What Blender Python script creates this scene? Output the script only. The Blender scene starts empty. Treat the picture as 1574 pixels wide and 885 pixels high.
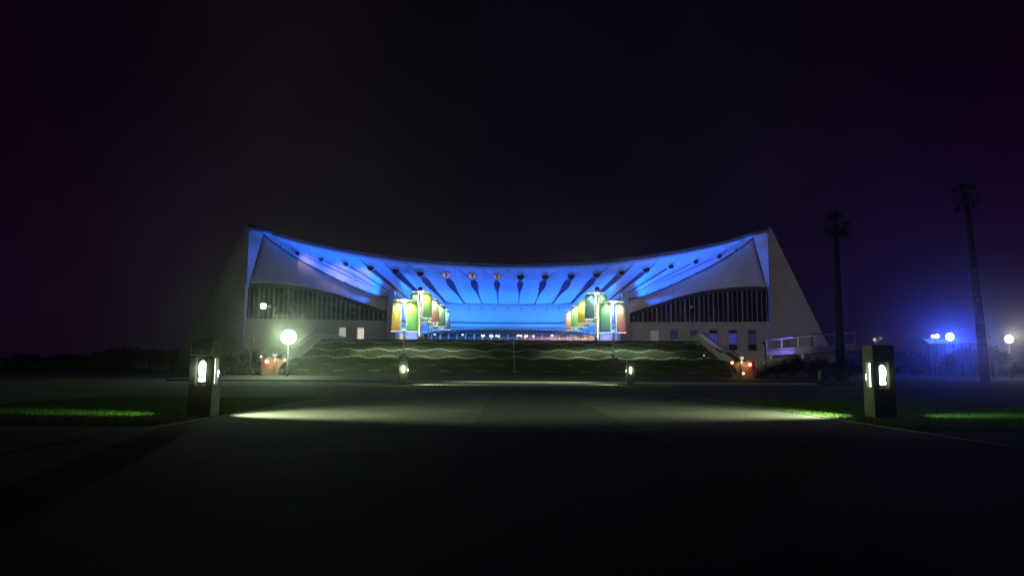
import bpy, bmesh, math, random
import numpy as np
from mathutils import Vector, Matrix

R = math.radians
SC = bpy.context.scene
COL = SC.collection
rng = random.Random(7)

# ------------------------------------------------------------------ camera
F, CX, CY = 1145.0, 787.0, 442.5            # focal length and centre in photo pixels
CAM = Vector((0, 0, 1.5))
MAT = (Matrix.Rotation(R(-0.35), 4, 'Z') @ Matrix.Rotation(R(90 + 6.107), 4, 'X')
       @ Matrix.Rotation(R(0.35), 4, 'Z'))
cd = bpy.data.cameras.new('camera')
cam = bpy.data.objects.new('camera', cd)
COL.objects.link(cam)
cam.matrix_world = Matrix.Translation(CAM) @ MAT
cd.sensor_width = 36
cd.lens = 36 * F / 1574
cd.clip_start, cd.clip_end = 0.1, 4000
SC.camera = cam

# ------------------------------------------------------------------ night sky
W = bpy.data.worlds.new('World')
SC.world = W
W.use_nodes = True
nt = W.node_tree
nt.nodes.clear()
def wn(t): return nt.nodes.new(t)
tc = wn('ShaderNodeTexCoord')
sep = wn('ShaderNodeSeparateXYZ')
nt.links.new(tc.outputs['Generated'], sep.inputs[0])
ramp = wn('ShaderNodeValToRGB')            # by elevation: faint town glow near the horizon
cr = ramp.color_ramp
cr.elements[0].position = 0.0; cr.elements[0].color = (0.0074, 0.0052, 0.0140, 1)
cr.elements[1].position = 0.55; cr.elements[1].color = (0.0030, 0.0016, 0.0046, 1)
e = cr.elements.new(0.14); e.color = (0.0066, 0.0042, 0.0125, 1)
e = cr.elements.new(0.30); e.color = (0.0042, 0.0030, 0.0075, 1)
nt.links.new(sep.outputs['Z'], ramp.inputs[0])
xr = wn('ShaderNodeValToRGB')              # by bearing: purple far left, brown glow left, blue right
mr = wn('ShaderNodeMapRange')
mr.inputs['From Min'].default_value = -0.6; mr.inputs['From Max'].default_value = 0.6
nt.links.new(sep.outputs['X'], mr.inputs['Value'])
nt.links.new(mr.outputs[0], xr.inputs[0])
x = xr.color_ramp
x.elements[0].position = 0.0; x.elements[0].color = (1.25, 0.13, 0.95, 1)
x.elements[1].position = 1.0; x.elements[1].color = (1.25, 0.13, 1.15, 1)
for p_, c_ in ((0.10, (1.05, 0.45, 0.85, 1)), (0.27, (1.35, 1.35, 0.85, 1)), (0.40, (1.05, 1.0, 0.85, 1)),
               (0.55, (1.0, 1.0, 1.0, 1)), (0.75, (0.9, 0.8, 1.15, 1)), (0.88, (1.05, 0.5, 1.25, 1))):
    e = x.elements.new(p_); e.color = c_
mul = wn('ShaderNodeMixRGB'); mul.blend_type = 'MULTIPLY'; mul.inputs[0].default_value = 1
nt.links.new(ramp.outputs[0], mul.inputs[1]); nt.links.new(xr.outputs[0], mul.inputs[2])
noi = wn('ShaderNodeTexNoise'); noi.inputs['Scale'].default_value = 2.4; noi.inputs['Detail'].default_value = 5
nt.links.new(tc.outputs['Generated'], noi.inputs['Vector'])
nr = wn('ShaderNodeMapRange'); nr.inputs['To Min'].default_value = 0.6; nr.inputs['To Max'].default_value = 1.4
nr.inputs['From Min'].default_value = 0.3; nr.inputs['From Max'].default_value = 0.7
nt.links.new(noi.outputs['Fac'], nr.inputs['Value'])
mul2 = wn('ShaderNodeMixRGB'); mul2.blend_type = 'MULTIPLY'; mul2.inputs[0].default_value = 1
nt.links.new(mul.outputs[0], mul2.inputs[1]); nt.links.new(nr.outputs[0], mul2.inputs[2])
bg = wn('ShaderNodeBackground')
bg.inputs['Strength'].default_value = 0.85
nt.links.new(mul2.outputs[0], bg.inputs['Color'])
wo = wn('ShaderNodeOutputWorld')
nt.links.new(bg.outputs[0], wo.inputs['Surface'])

SC.view_settings.view_transform = 'Standard'
SC.view_settings.look = 'None'
SC.view_settings.exposure = 0.0
SC.view_settings.gamma = 1.0
SC.render.engine = 'CYCLES'
SC.cycles.use_denoising = True
SC.cycles.max_bounces = 5
SC.cycles.diffuse_bounces = 2
SC.cycles.glossy_bounces = 2
SC.cycles.transmission_bounces = 4
SC.cycles.volume_bounces = 0
SC.cycles.sample_clamp_indirect = 3.0
SC.cycles.sample_clamp_direct = 0.0

# ------------------------------------------------------------------ brightness of every lamp (watts)
P_BLUE = 1.1          # master for the blue floodlights
HAZE_DENSITY = 0.00095
BLUE = (0.002, 0.112, 1.0)
BANDBLUE = (0.02, 0.25, 1.0)
MERC = (0.80, 1.0, 0.52)      # greenish mercury lamps of the lamp pillars
STREET = (0.62, 1.0, 0.50)
BANC = (0.80, 1.0, 0.66)

# ------------------------------------------------------------------ pixel helpers (used only to find real positions)
def ray(px, py):
    return (MAT.to_3x3() @ Vector(((px - CX) / F, (CY - py) / F, -1))).normalized()
def At(px, py, Y):
    d = ray(px, py); return CAM + d * ((Y - CAM.y) / d.y)
def G(px, py, z=0.0):
    d = ray(px, py); return CAM + d * ((z - CAM.z) / d.z)

# ------------------------------------------------------------------ materials
def mat(name, col, rough=0.7, var=0.18, scale=2.0, metal=0.0, bump=0.0, bscale=40.0, emit=None, estr=0.0, stretch=None, spec=0.5):
    m = bpy.data.materials.new(name); m.use_nodes = True
    t = m.node_tree; b = t.nodes['Principled BSDF']
    b.inputs['Roughness'].default_value = rough
    b.inputs['Metallic'].default_value = metal
    b.inputs['Specular IOR Level'].default_value = spec
    c = t.nodes.new('ShaderNodeTexCoord')
    mp = t.nodes.new('ShaderNodeMapping')
    if stretch: mp.inputs['Scale'].default_value = stretch
    t.links.new(c.outputs['Object'], mp.inputs['Vector'])
    n = t.nodes.new('ShaderNodeTexNoise'); n.inputs['Scale'].default_value = scale
    n.inputs['Detail'].default_value = 6; n.inputs['Roughness'].default_value = 0.6
    t.links.new(mp.outputs[0], n.inputs['Vector'])
    r = t.nodes.new('ShaderNodeValToRGB')
    r.color_ramp.elements[0].position = 0.3; r.color_ramp.elements[1].position = 0.7
    r.color_ramp.elements[0].color = (*[v * (1 - var) for v in col], 1)
    r.color_ramp.elements[1].color = (*[min(1, v * (1 + var)) for v in col], 1)
    t.links.new(n.outputs['Fac'], r.inputs[0]); t.links.new(r.outputs[0], b.inputs['Base Color'])
    if bump:
        n2 = t.nodes.new('ShaderNodeTexNoise'); n2.inputs['Scale'].default_value = bscale; n2.inputs['Detail'].default_value = 4
        t.links.new(c.outputs['Object'], n2.inputs['Vector'])
        bp = t.nodes.new('ShaderNodeBump'); bp.inputs['Strength'].default_value = bump
        t.links.new(n2.outputs['Fac'], bp.inputs['Height']); t.links.new(bp.outputs[0], b.inputs['Normal'])
    if emit:
        b.inputs['Emission Color'].default_value = (*emit, 1)
        b.inputs['Emission Strength'].default_value = estr
    return m

M = {}
M['grass'] = mat('grass_ground', (0.022, 0.045, 0.010), 0.95, 0.4, 0.8, bump=0.9, bscale=9)
M['blade'] = mat('grass_blade', (0.035, 0.10, 0.010), 0.8, 0.3, 3)
M['path'] = mat('path_paving', (0.088, 0.084, 0.075), 0.9, 0.14, 1.3, bump=0.35, bscale=60)
M['strip'] = mat('dark_asphalt', (0.026, 0.026, 0.028), 0.9, 0.2, 1.5, bump=0.3, bscale=70)
M['road'] = mat('road_asphalt', (0.032, 0.032, 0.032), 0.9, 0.2, 0.7, bump=0.3, bscale=50)
M['kerb_dark'] = mat('path_edging', (0.12, 0.12, 0.10), 0.85, 0.2, 2)
M['kerb'] = mat('kerb_stone', (0.42, 0.41, 0.38), 0.8, 0.15, 2)
M['concrete'] = mat('pale_concrete', (0.55, 0.54, 0.52), 0.8, 0.16, 0.35, bump=0.08, bscale=5, stretch=(1, 1, 0.4))
M['canopy'] = mat('white_painted_concrete', (0.66, 0.66, 0.66), 0.75, 0.05, 0.25)
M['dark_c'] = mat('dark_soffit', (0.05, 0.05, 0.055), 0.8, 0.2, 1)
M['pier'] = mat('pier_concrete', (0.36, 0.35, 0.35), 0.85, 0.12, 0.3, bump=0.1, bscale=4, stretch=(1, 1, 0.3))
M['wall'] = mat('ground_floor_wall', (0.38, 0.35, 0.29), 0.85, 0.12, 0.6)
M['roof'] = mat('roof_sheet', (0.10, 0.10, 0.11), 0.6, 0.2, 1)
M['glass'] = mat('dark_glass', (0.012, 0.013, 0.016), 0.12, 0.3, 0.4)
M['slot_dark'] = mat('dark_slot', (0.08, 0.05, 0.10), 0.4, 0.3, 0.8)
M['mullion'] = mat('aluminium_mullion', (0.17, 0.17, 0.18), 0.5, 0.1, 2, metal=0.2)
M['step'] = mat('step_stone', (0.085, 0.110, 0.065), 0.85, 0.25, 1.2)
M['step_pale'] = mat('pale_step_stone', (0.46, 0.46, 0.40), 0.8, 0.12, 2)
M['step_shaded'] = mat('shaded_step_stone', (0.24, 0.25, 0.20), 0.85, 0.35, 1.5)  # pale stone darkened: shade of the lower flight painted in
M['plaza'] = mat('plaza_paving', (0.22, 0.21, 0.20), 0.8, 0.2, 1)
M['steel'] = mat('grey_steel', (0.42, 0.43, 0.44), 0.4, 0.1, 4, metal=0.6)
M['white'] = mat('white_paint', (0.8, 0.8, 0.79), 0.5, 0.04, 3)
M['blackm'] = mat('black_metal', (0.02, 0.02, 0.022), 0.5, 0.2, 3)
M['post'] = mat('lamp_pillar_concrete', (0.085, 0.09, 0.075), 0.9, 0.22, 3.5, bump=0.5, bscale=22)
M['brown'] = mat('brown_tile', (0.16, 0.075, 0.035), 0.6, 0.2, 3)
M['red'] = mat('red_paint', (0.12, 0.02, 0.015), 0.5, 0.15, 3)
M['bark'] = mat('palm_bark', (0.02, 0.017, 0.015), 0.9, 0.3, 4, bump=0.5)
M['frond'] = mat('palm_frond', (0.04, 0.07, 0.025), 0.7, 0.3, 2)
M['leaf'] = mat('shrub_leaf', (0.035, 0.06, 0.02), 0.7, 0.4, 3)
M['far'] = mat('far_tree_leaf', (0.03, 0.045, 0.02), 0.8, 0.4, 1)
M['bluewall'] = mat('walkway_paint', (0.62, 0.60, 0.62), 0.6, 0.08, 1)
M['interior'] = mat('interior_wall', (0.62, 0.42, 0.34), 0.7, 0.2, 0.6)
M['soil'] = mat('plinth', (0.09, 0.09, 0.07), 0.9, 0.2, 2)

def add_joints(m, size, dark=.35):
    t = m.node_tree; b = t.nodes['Principled BSDF']
    src = b.inputs['Base Color'].links[0].from_socket
    c = t.nodes.new('ShaderNodeTexCoord'); br = t.nodes.new('ShaderNodeTexBrick')
    br.inputs['Scale'].default_value = 1; br.inputs['Brick Width'].default_value = size; br.inputs['Row Height'].default_value = size
    br.inputs['Mortar Size'].default_value = .018; br.offset = 0.5
    br.inputs['Color1'].default_value = (1, 1, 1, 1); br.inputs['Color2'].default_value = (.78, .78, .78, 1); br.inputs['Mortar'].default_value = (dark, dark, dark, 1)
    n = t.nodes.new('ShaderNodeTexNoise'); n.inputs['Scale'].default_value = .35; n.inputs['Detail'].default_value = 8
    r = t.nodes.new('ShaderNodeMapRange'); r.inputs['From Min'].default_value = .35; r.inputs['From Max'].default_value = .65; r.inputs['To Min'].default_value = .6; r.inputs['To Max'].default_value = 1.15
    t.links.new(c.outputs['Object'], br.inputs['Vector']); t.links.new(c.outputs['Object'], n.inputs['Vector']); t.links.new(n.outputs['Fac'], r.inputs['Value'])
    m1 = t.nodes.new('ShaderNodeMixRGB'); m1.blend_type = 'MULTIPLY'; m1.inputs[0].default_value = 1
    m2 = t.nodes.new('ShaderNodeMixRGB'); m2.blend_type = 'MULTIPLY'; m2.inputs[0].default_value = 1
    t.links.new(src, m1.inputs[1]); t.links.new(br.outputs['Color'], m1.inputs[2]); t.links.new(m1.outputs[0], m2.inputs[1]); t.links.new(r.outputs[0], m2.inputs[2])
    t.links.new(m2.outputs[0], b.inputs['Base Color'])
add_joints(M['path'], 1.2); add_joints(M['strip'], 0.6); add_joints(M['step'], 1.48, .6)
def emat(name, col, s):
    m = bpy.data.materials.new(name); m.use_nodes = True
    t = m.node_tree; t.nodes.clear()
    e_ = t.nodes.new('ShaderNodeEmission'); e_.inputs[0].default_value = (*col, 1); e_.inputs[1].default_value = s
    o_ = t.nodes.new('ShaderNodeOutputMaterial'); t.links.new(e_.outputs[0], o_.inputs[0])
    return m
M['e_pillar'] = emat('lamp_lens_glow', (0.90, 1.0, 0.80), 6)
M['e_bulb'] = emat('lamp_bulb_glow', (0.90, 1.0, 0.82), 3.2)
M['e_street'] = emat('street_globe_glow', (0.85, 1.0, 0.70), 75)
M['e_white'] = emat('tube_glow', (0.92, 1.0, 0.95), 5)
M['e_strip'] = emat('light_strip_glow', (0.85, 0.92, 1.0), 1.3)
M['e_blue'] = emat('floodlight_lens_glow', (0.25, 0.6, 1.0), 12)
M['e_bluelamp'] = emat('blue_lamp_glow', (0.10, 0.35, 1.0), 60)
M['e_warm'] = emat('warm_lamp_glow', (1.0, 0.72, 0.5), 6)
M['e_red'] = emat('red_lamp_glow', (1.0, 0.22, 0.10), 9)
M['e_orange'] = emat('orange_lamp_glow', (1.0, 0.40, 0.20), 8)
M['e_cool'] = emat('cool_lamp_glow', (0.9, 1.0, 0.85), 6)
M['e_win'] = emat('lit_room', (1.0, 0.92, 0.72), 0.75)
M['e_winmid'] = emat('half_lit_room', (.95, 1, .85), .4)
M['e_windim'] = emat('dim_lit_room', (0.9, 0.95, 0.8), 0.13)
M['e_winblue'] = emat('blue_lit_room', (0.10, 0.13, 0.75), 0.35)
M['e_winblue2'] = emat('faint_blue_lit_room', (0.16, 0.15, 0.40), 0.12)

def banner_mat(name, c0, c1):          # printed colour blend, bottom c0 to top c1; thin cloth lets light through
    m = bpy.data.materials.new(name); m.use_nodes = True
    t = m.node_tree; t.nodes.clear()
    c = t.nodes.new('ShaderNodeTexCoord'); s = t.nodes.new('ShaderNodeSeparateXYZ')
    t.links.new(c.outputs['Generated'], s.inputs[0])
    r = t.nodes.new('ShaderNodeValToRGB'); r.color_ramp.elements[0].color = (*c0, 1); r.color_ramp.elements[1].color = (*c1, 1)
    r.color_ramp.elements[0].position = 0.1; r.color_ramp.elements[1].position = 0.85
    t.links.new(s.outputs['Z'], r.inputs[0])
    d = t.nodes.new('ShaderNodeBsdfDiffuse'); tr = t.nodes.new('ShaderNodeBsdfTranslucent')
    mx = t.nodes.new('ShaderNodeMixShader'); mx.inputs[0].default_value = 0.6
    t.links.new(r.outputs[0], d.inputs[0]); t.links.new(r.outputs[0], tr.inputs[0])
    t.links.new(d.outputs[0], mx.inputs[1]); t.links.new(tr.outputs[0], mx.inputs[2])
    o_ = t.nodes.new('ShaderNodeOutputMaterial'); t.links.new(mx.outputs[0], o_.inputs[0])
    return m

# ------------------------------------------------------------------ object helpers
def tag(o, label=None, cat=None, group=None, kind=None):
    if label: o['label'] = label
    if cat: o['category'] = cat
    if group: o['group'] = group
    if kind: o['kind'] = kind
    return o
def empty(name, loc=(0, 0, 0), rz=0, label=None, cat=None, group=None):
    o = bpy.data.objects.new(name, None); COL.objects.link(o)
    o.location = loc; o.rotation_euler = (0, 0, rz); o.empty_display_size = 0.3
    return tag(o, label, cat, group)
def obj(name, bm, m, parent=None, smooth=False):
    me = bpy.data.meshes.new(name)
    bmesh.ops.recalc_face_normals(bm, faces=bm.faces[:])
    bm.to_mesh(me); bm.free()
    for mm in (m if isinstance(m, (list, tuple)) else [m]): me.materials.append(mm)
    if smooth:
        for p in me.polygons: p.use_smooth = True
    o = bpy.data.objects.new(name, me); COL.objects.link(o)
    if parent: o.parent = parent
    return o
def raw(name, verts, faces, m, parent=None, smooth=False, mi=None):
    me = bpy.data.meshes.new(name); me.from_pydata([tuple(v) for v in verts], [], faces)
    for mm in (m if isinstance(m, (list, tuple)) else [m]): me.materials.append(mm)
    if mi is not None: me.polygons.foreach_set('material_index', mi)
    if smooth: me.polygons.foreach_set('use_smooth', [True] * len(me.polygons))
    me.update()
    o = bpy.data.objects.new(name, me); COL.objects.link(o)
    if parent: o.parent = parent
    return o
def B(): return bmesh.new()
def box(bm, x0, x1, y0, y1, z0, z1):
    v = [bm.verts.new((x, y, z)) for x in (x0, x1) for y in (y0, y1) for z in (z0, z1)]
    for f in ((0, 1, 3, 2), (4, 6, 7, 5), (0, 4, 5, 1), (2, 3, 7, 6), (0, 2, 6, 4), (1, 5, 7, 3)):
        bm.faces.new([v[i] for i in f])
    return bm
def bbox(*a, bev=0.0):
    bm = box(B(), *a)
    if bev: bmesh.ops.bevel(bm, geom=bm.edges[:], offset=bev, segments=2, affect='EDGES')
    return bm
def prism(bm, pts, y0, y1):           # pts in (x, z), extruded along y
    a = [bm.verts.new((p[0], y0, p[1])) for p in pts]
    b = [bm.verts.new((p[0], y1, p[1])) for p in pts]
    n = len(pts)
    bm.faces.new(a); bm.faces.new(b[::-1])
    for i in range(n): bm.faces.new((a[i], b[i], b[(i + 1) % n], a[(i + 1) % n]))
    return bm
def tube(bm, p, q, r0, r1=None, n=12):
    p, q = Vector(p), Vector(q); r1 = r0 if r1 is None else r1
    d = (q - p).normalized(); u = d.orthogonal().normalized(); w = d.cross(u)
    A = []; C = []
    for i in range(n):
        a = 2 * math.pi * i / n; k = u * math.cos(a) + w * math.sin(a)
        A.append(bm.verts.new(p + k * r0)); C.append(bm.verts.new(q + k * r1))
    for i in range(n): bm.faces.new((A[i], A[(i + 1) % n], C[(i + 1) % n], C[i]))
    bm.faces.new(A[::-1]); bm.faces.new(C)
    return bm
def lathe(bm, prof, n=20, c=(0, 0, 0)):      # prof: (radius, z)
    rings = []
    for r, z in prof:
        rings.append([bm.verts.new((c[0] + r * math.cos(2 * math.pi * i / n), c[1] + r * math.sin(2 * math.pi * i / n), c[2] + z)) for i in range(n)])
    for a, b in zip(rings, rings[1:]):
        for i in range(n): bm.faces.new((a[i], a[(i + 1) % n], b[(i + 1) % n], b[i]))
    bm.faces.new(rings[0][::-1]); bm.faces.new(rings[-1])
    return bm
def ball(bm, c, r, sz=1.0):
    bmesh.ops.create_icosphere(bm, subdivisions=3, radius=r, matrix=Matrix.Translation(c) @ Matrix.Diagonal((1, 1, sz, 1)))
    return bm
def slab(name, rows, t, m, parent, smooth=True):
    """closed sheet of thickness t (a Vector) from a grid of points"""
    nr_, nc_ = len(rows), len(rows[0])
    v = [Vector(p) for r in rows for p in r]; n = len(v)
    v += [p + Vector(t) for p in v]
    f = []
    for i in range(nr_ - 1):
        for j in range(nc_ - 1):
            a, b, c, d = i * nc_ + j, i * nc_ + j + 1, (i + 1) * nc_ + j + 1, (i + 1) * nc_ + j
            f += [(a, b, c, d), (n + d, n + c, n + b, n + a)]
    edge = [j for j in range(nc_)] + [i * nc_ + nc_ - 1 for i in range(1, nr_)] + [(nr_ - 1) * nc_ + j for j in range(nc_ - 2, -1, -1)] + [i * nc_ for i in range(nr_ - 2, 0, -1)]
    for k in range(len(edge)):
        a, b = edge[k], edge[(k + 1) % len(edge)]
        f.append((b, a, n + a, n + b))
    bm = B(); me = bpy.data.meshes.new('t'); me.from_pydata([tuple(p) for p in v], [], f); bm.from_mesh(me); bpy.data.meshes.remove(me)
    bmesh.ops.remove_doubles(bm, verts=bm.verts[:], dist=1e-4)
    return obj(name, bm, m, parent, smooth)
def copy_tree(o, parent=None):
    c = o.copy(); COL.objects.link(c); c.parent = parent
    for ch in list(o.children):
        copy_tree(ch, c)
    return c
def point(name, loc, col, watts, parent=None, radius=0.15):
    l = bpy.data.lights.new(name, 'POINT'); l.color = col; l.energy = watts; l.shadow_soft_size = radius
    o = bpy.data.objects.new(name, l); COL.objects.link(o); o.location = loc
    if parent: o.parent = parent
    return o
def spot(name, loc, target, col, watts, angle, blend=0.5, parent=None, radius=0.15):
    l = bpy.data.lights.new(name, 'SPOT'); l.color = col; l.energy = watts; l.spot_size = R(angle); l.spot_blend = blend
    l.shadow_soft_size = radius
    o = bpy.data.objects.new(name, l); COL.objects.link(o); o.location = loc
    o.rotation_euler = (Vector(target) - Vector(loc)).to_track_quat('-Z', 'Y').to_euler()
    if parent: o.parent = parent
    return o

# ================================================================== SETTING
def sheet(name, x0, x1, y0, y1, z, m, nx=1, ny=1):
    vs = [(x0 + (x1 - x0) * i / nx, y0 + (y1 - y0) * j / ny, z) for j in range(ny + 1) for i in range(nx + 1)]
    fs = [(j * (nx + 1) + i, j * (nx + 1) + i + 1, (j + 1) * (nx + 1) + i + 1, (j + 1) * (nx + 1) + i) for j in range(ny) for i in range(nx)]
    return tag(raw(name, vs, fs, m), kind='structure')
sheet('ground', -600, 600, -60, 640, 0, M['grass'])
PL, PR = -8.5, 9.9
sheet('path', PL, PR, -30, 74.6, 0.012, M['path'])
sheet('dark_path_strip', -0.85, 3.25, -30, 66.0, 0.016, M['strip'])
def kerb(name, x0, x1, y0, y1, h=0.07, m='kerb_dark'):
    return tag(obj(name, bbox(x0, x1, y0, y1, -0.05, h, bev=0.012), M[m]), kind='structure')
kerb('path_kerb', PL - 0.14, PL, -30, 71.5, 0.035); kerb('path_kerb', PR, PR + 0.14, -30, 71.5, 0.035)
# forecourt in front of the stairs: kerb, gently rising paving
kerb('forecourt_kerb', -30, 31, 74.7, 75.0, 0.17, 'kerb')
raw_fc = raw('forecourt', [(-34, 75.0, .15), (35, 75.0, .15), (35, 92, .50), (-34, 92, .50)], [(0, 1, 2, 3)], M['road'])
tag(raw_fc, kind='structure')
tag(raw('forecourt_bank', [(-34, 75, 0), (-34, 75, .15), (-34, 92, .5), (-34, 92, 0), (35, 75, 0), (35, 75, .15), (35, 92, .5), (35, 92, 0)],
        [(0, 1, 2, 3), (7, 6, 5, 4)], M['grass']), kind='structure')

# ================================================================== STAIRCASE
SX0, SX1 = -28.4, 29.4
ZP = 5.74
st = empty('staircase', ((SX0 + SX1) / 2, 92, 0.5), 0, 'wide stone staircase with wavy pale stripes up to the arena plaza', 'staircase')
def W2(o, root):                      # build in world coordinates, then hang under an Empty
    o.matrix_parent_inverse = Matrix.Translation(-Vector(root.location)) if not any(root.rotation_euler) else root.matrix_basis.inverted()
    return o
SEG = 0.74
def flight(name, y0, z0, n, tread, rise, ibase):
    vs, fs, mi = [], [], []
    nx = int(math.ceil((SX1 - SX0) / SEG))
    xs = [min(SX0 + i * SEG, SX1) for i in range(nx + 1)]
    def q(a, b, c, d, m):
        k = len(vs); vs.extend([a, b, c, d]); fs.append((k, k + 1, k + 2, k + 3)); mi.append(m)
    for s in range(n):
        ya, yb, za, zb = y0 + s * tread, y0 + (s + 1) * tread, z0 + s * rise, z0 + (s + 1) * rise
        g = ibase + s                   # global step number
        for i in range(nx):
            ph = (i % 6)
            up = (0, 0, 1, 2, 2, 1)[ph]
            dn = 2 - up
            pale = 0
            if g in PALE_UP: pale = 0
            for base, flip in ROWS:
                if g == base + (up if flip else dn) and (base > 12 or (up if flip else dn) == 2): pale = 1  # lower flight keeps only the row peaks, imitating its weak light
            xa, xb = xs[i], xs[i + 1]
            nose = 0.06
            q((xa, ya, za), (xb, ya, za), (xb, ya, zb), (xa, ya, zb), pale)
            q((xa, ya, zb), (xb, ya, zb), (xb, ya + nose, zb), (xa, ya + nose, zb), pale)
            q((xa, ya + nose, zb), (xb, ya + nose, zb), (xb, yb, zb), (xa, yb, zb), 0)
    # closed sides
    for xx in (SX0, SX1):
        k = len(vs); pts = [(xx, y0, 0)]
        for s in range(n):
            pts += [(xx, y0 + s * tread, z0 + s * rise), (xx, y0 + s * tread, z0 + (s + 1) * rise)]
        pts += [(xx, y0 + n * tread, z0 + n * rise), (xx, y0 + n * tread, 0)]
        vs.extend(pts); fs.append(tuple(range(k, k + len(pts)))); mi.append(0)
    return W2(raw(name, vs, fs, [M['step'], M['step_pale'] if ibase else M['step_shaded']], st, mi=mi), st)
PALE_UP = ()
# rows of pale stone, counted in steps from the bottom; neighbouring rows mirror each other
ROWS = [(1, True), (6, False), (14, True), (21, False), (29, True)]
LN, UN = 14, 20
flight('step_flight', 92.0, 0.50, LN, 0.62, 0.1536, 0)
LY = 92.0 + LN * 0.62
LZ = 0.50 + LN * 0.1536
W2(obj('landing', bbox(SX0, SX1, LY, LY + 2.3, 0, LZ), M['step'], st), st)
UY = LY + 2.3
rise2 = (ZP - LZ) / UN
flight('step_flight', UY, LZ, UN, 0.60, rise2, LN)
TY = UY + UN * 0.60
# cheek walls with coping
for sx, xa in ((-1, SX0), (1, SX1)):
    x0, x1 = (xa - 0.75, xa) if sx < 0 else (xa, xa + 0.75)
    bm = B()
    prof = [(91.2, 0.0), (91.2, 1.25), (92.0, 1.45), (LY, LZ + .95), (UY, LZ + 1.0), (TY, ZP + 0.95), (TY + 1, ZP + 0.95), (TY + 1, 0)]
    a = [bm.verts.new((x0, y, z)) for y, z in prof]; b = [bm.verts.new((x1, y, z)) for y, z in prof]
    bm.faces.new(a); bm.faces.new(b[::-1])
    for i in range(len(prof)): bm.faces.new((a[i], b[i], b[(i + 1) % len(prof)], a[(i + 1) % len(prof)]))
    ck = W2(obj('cheek_wall', bm, M['concrete'], st), st)
    bm = B()
    pr = prof[1:7]
    for (ya, za), (yb, zb) in zip(pr, pr[1:]):
        k = [bm.verts.new(p) for p in ((x0 - .06, ya, za + .004), (x1 + .06, ya, za + .004), (x1 + .06, yb, zb + .004), (x0 - .06, yb, zb + .004),
                                        (x0 - .06, ya, za + .12), (x1 + .06, ya, za + .12), (x1 + .06, yb, zb + .12), (x0 - .06, yb, zb + .12))]
        for f in ((0, 3, 2, 1), (4, 5, 6, 7), (0, 1, 5, 4), (2, 3, 7, 6), (1, 2, 6, 5), (3, 0, 4, 7)): bm.faces.new([k[i] for i in f])
    cp = obj('coping', bm, M['kerb'], ck); cp.matrix_parent_inverse = Matrix.Identity(4)
    # dark hand rail on the outer side
    xr_ = x1 + .12 if sx > 0 else x0 - .12
    bm = B()
    pr = [(92.0, 1.45), (LY, LZ + .95), (UY, LZ + 1.0), (TY, ZP + 0.95)]
    for (ya, za), (yb, zb) in zip(pr, pr[1:]): tube(bm, (xr_, ya, za + .5), (xr_, yb, zb + .5), .05)
    for k in range(16):
        y = 92.3 + k * (TY - 92.3) / 15
        z = float(np.interp(y, [p[0] for p in pr], [p[1] for p in pr]))
        tube(bm, (xr_, y, z - .3), (xr_, y, z + .5), .03, n=8)
    W2(obj('handrail', bm, M['blackm'], st), st)
# centre handrail
cxr = 0.95
bm = B()
pr = [(92.2, 0.5), (LY, LZ), (UY, LZ), (TY - .3, ZP)]
for off in (0.88, 0.55):
    for (ya, za), (yb, zb) in zip(pr, pr[1:]): tube(bm, (cxr, ya, za + off), (cxr, yb, zb + off), .034, n=8)
hr = W2(obj('handrail', bm, M['steel'], st), st)
hr['label'] = 'steel centre handrail of the staircase'
for k in range(12):
    y = 92.3 + k * (TY - 92.8) / 11
    z = float(np.interp(y, [p[0] for p in pr], [p[1] for p in pr]))
    c_ = obj('handrail_post', tube(B(), (cxr, y, z - .1), (cxr, y, z + .88), .03, n=8), M['steel'], hr); c_.matrix_parent_inverse = Matrix.Identity(4)

# plaza on top, with side parapets
tag(obj('plaza', bbox(SX0 - .75, SX1 + .75, TY + .002, 197, 0, ZP - .004), M['plaza']), kind='structure')
tag(obj('terrace', bbox(-62, -29.2, 168, 200, 0, ZP - .01), M['wall']), kind='structure')
tag(obj('terrace', bbox(30.2, 70, 168, 200, 0, ZP - .01), M['wall']), kind='structure')
for sx, x0, x1 in ((-1, SX0 - .75, SX0), (1, SX1, SX1 + .75)):
    tag(obj('parapet_wall', bbox(x0, x1, TY + 1.004, 167, ZP, ZP + .95), M['concrete']),
        'low pale parapet wall along the %s edge of the plaza' % ('left' if sx < 0 else 'right'), 'parapet')

# ================================================================== ARENA
BX = At(782, 400, 175).x
YF = 175.0
arena = empty('arena_building', (BX, YF, ZP), 0, 'large arena with sagging saddle roof, its folded underside floodlit blue', 'building')
def rel(o): return W2(o, arena)
def RP(px, py, Y):                      # right-side photo point -> building coordinates (u = distance from axis)
    p = At(px, py, Y); return Vector((p.x - BX, p.y, p.z))
def mir(p, s): return Vector((BX + s * p[0], p[1], p[2]))
# roof edge: fitted curve
pts = [(782, 407.3), (860, 406), (935, 401.5), (975, 396.5), (1011, 390.6), (1051, 384.3), (1089, 378), (1126, 369.5), (1178, 352.5)]
uu = np.array([RP(px, py, YF).x for px, py in pts]); zz = np.array([RP(px, py, YF).z for px, py in pts])
Acoef = np.linalg.lstsq(np.stack([np.ones_like(uu), uu ** 2, uu ** 4], 1), zz, rcond=None)[0]
def zt(u): return float(Acoef[0] + Acoef[1] * u * u + Acoef[2] * u ** 4)
UT = RP(1180, 352, YF).x                # tip
# roof shell
rows = []
for k in range(9):
    t = k / 8
    rows.append([Vector((BX + u, YF - 0.5 + 70 * t, zt(u) + 0.55 - 5.0 * t * (1 - abs(u) / UT * .2) - 0.15)) for u in np.linspace(-UT, UT, 49)])
rel(slab('roof', rows, (0, 0, -0.5), M['roof'], arena))
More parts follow.
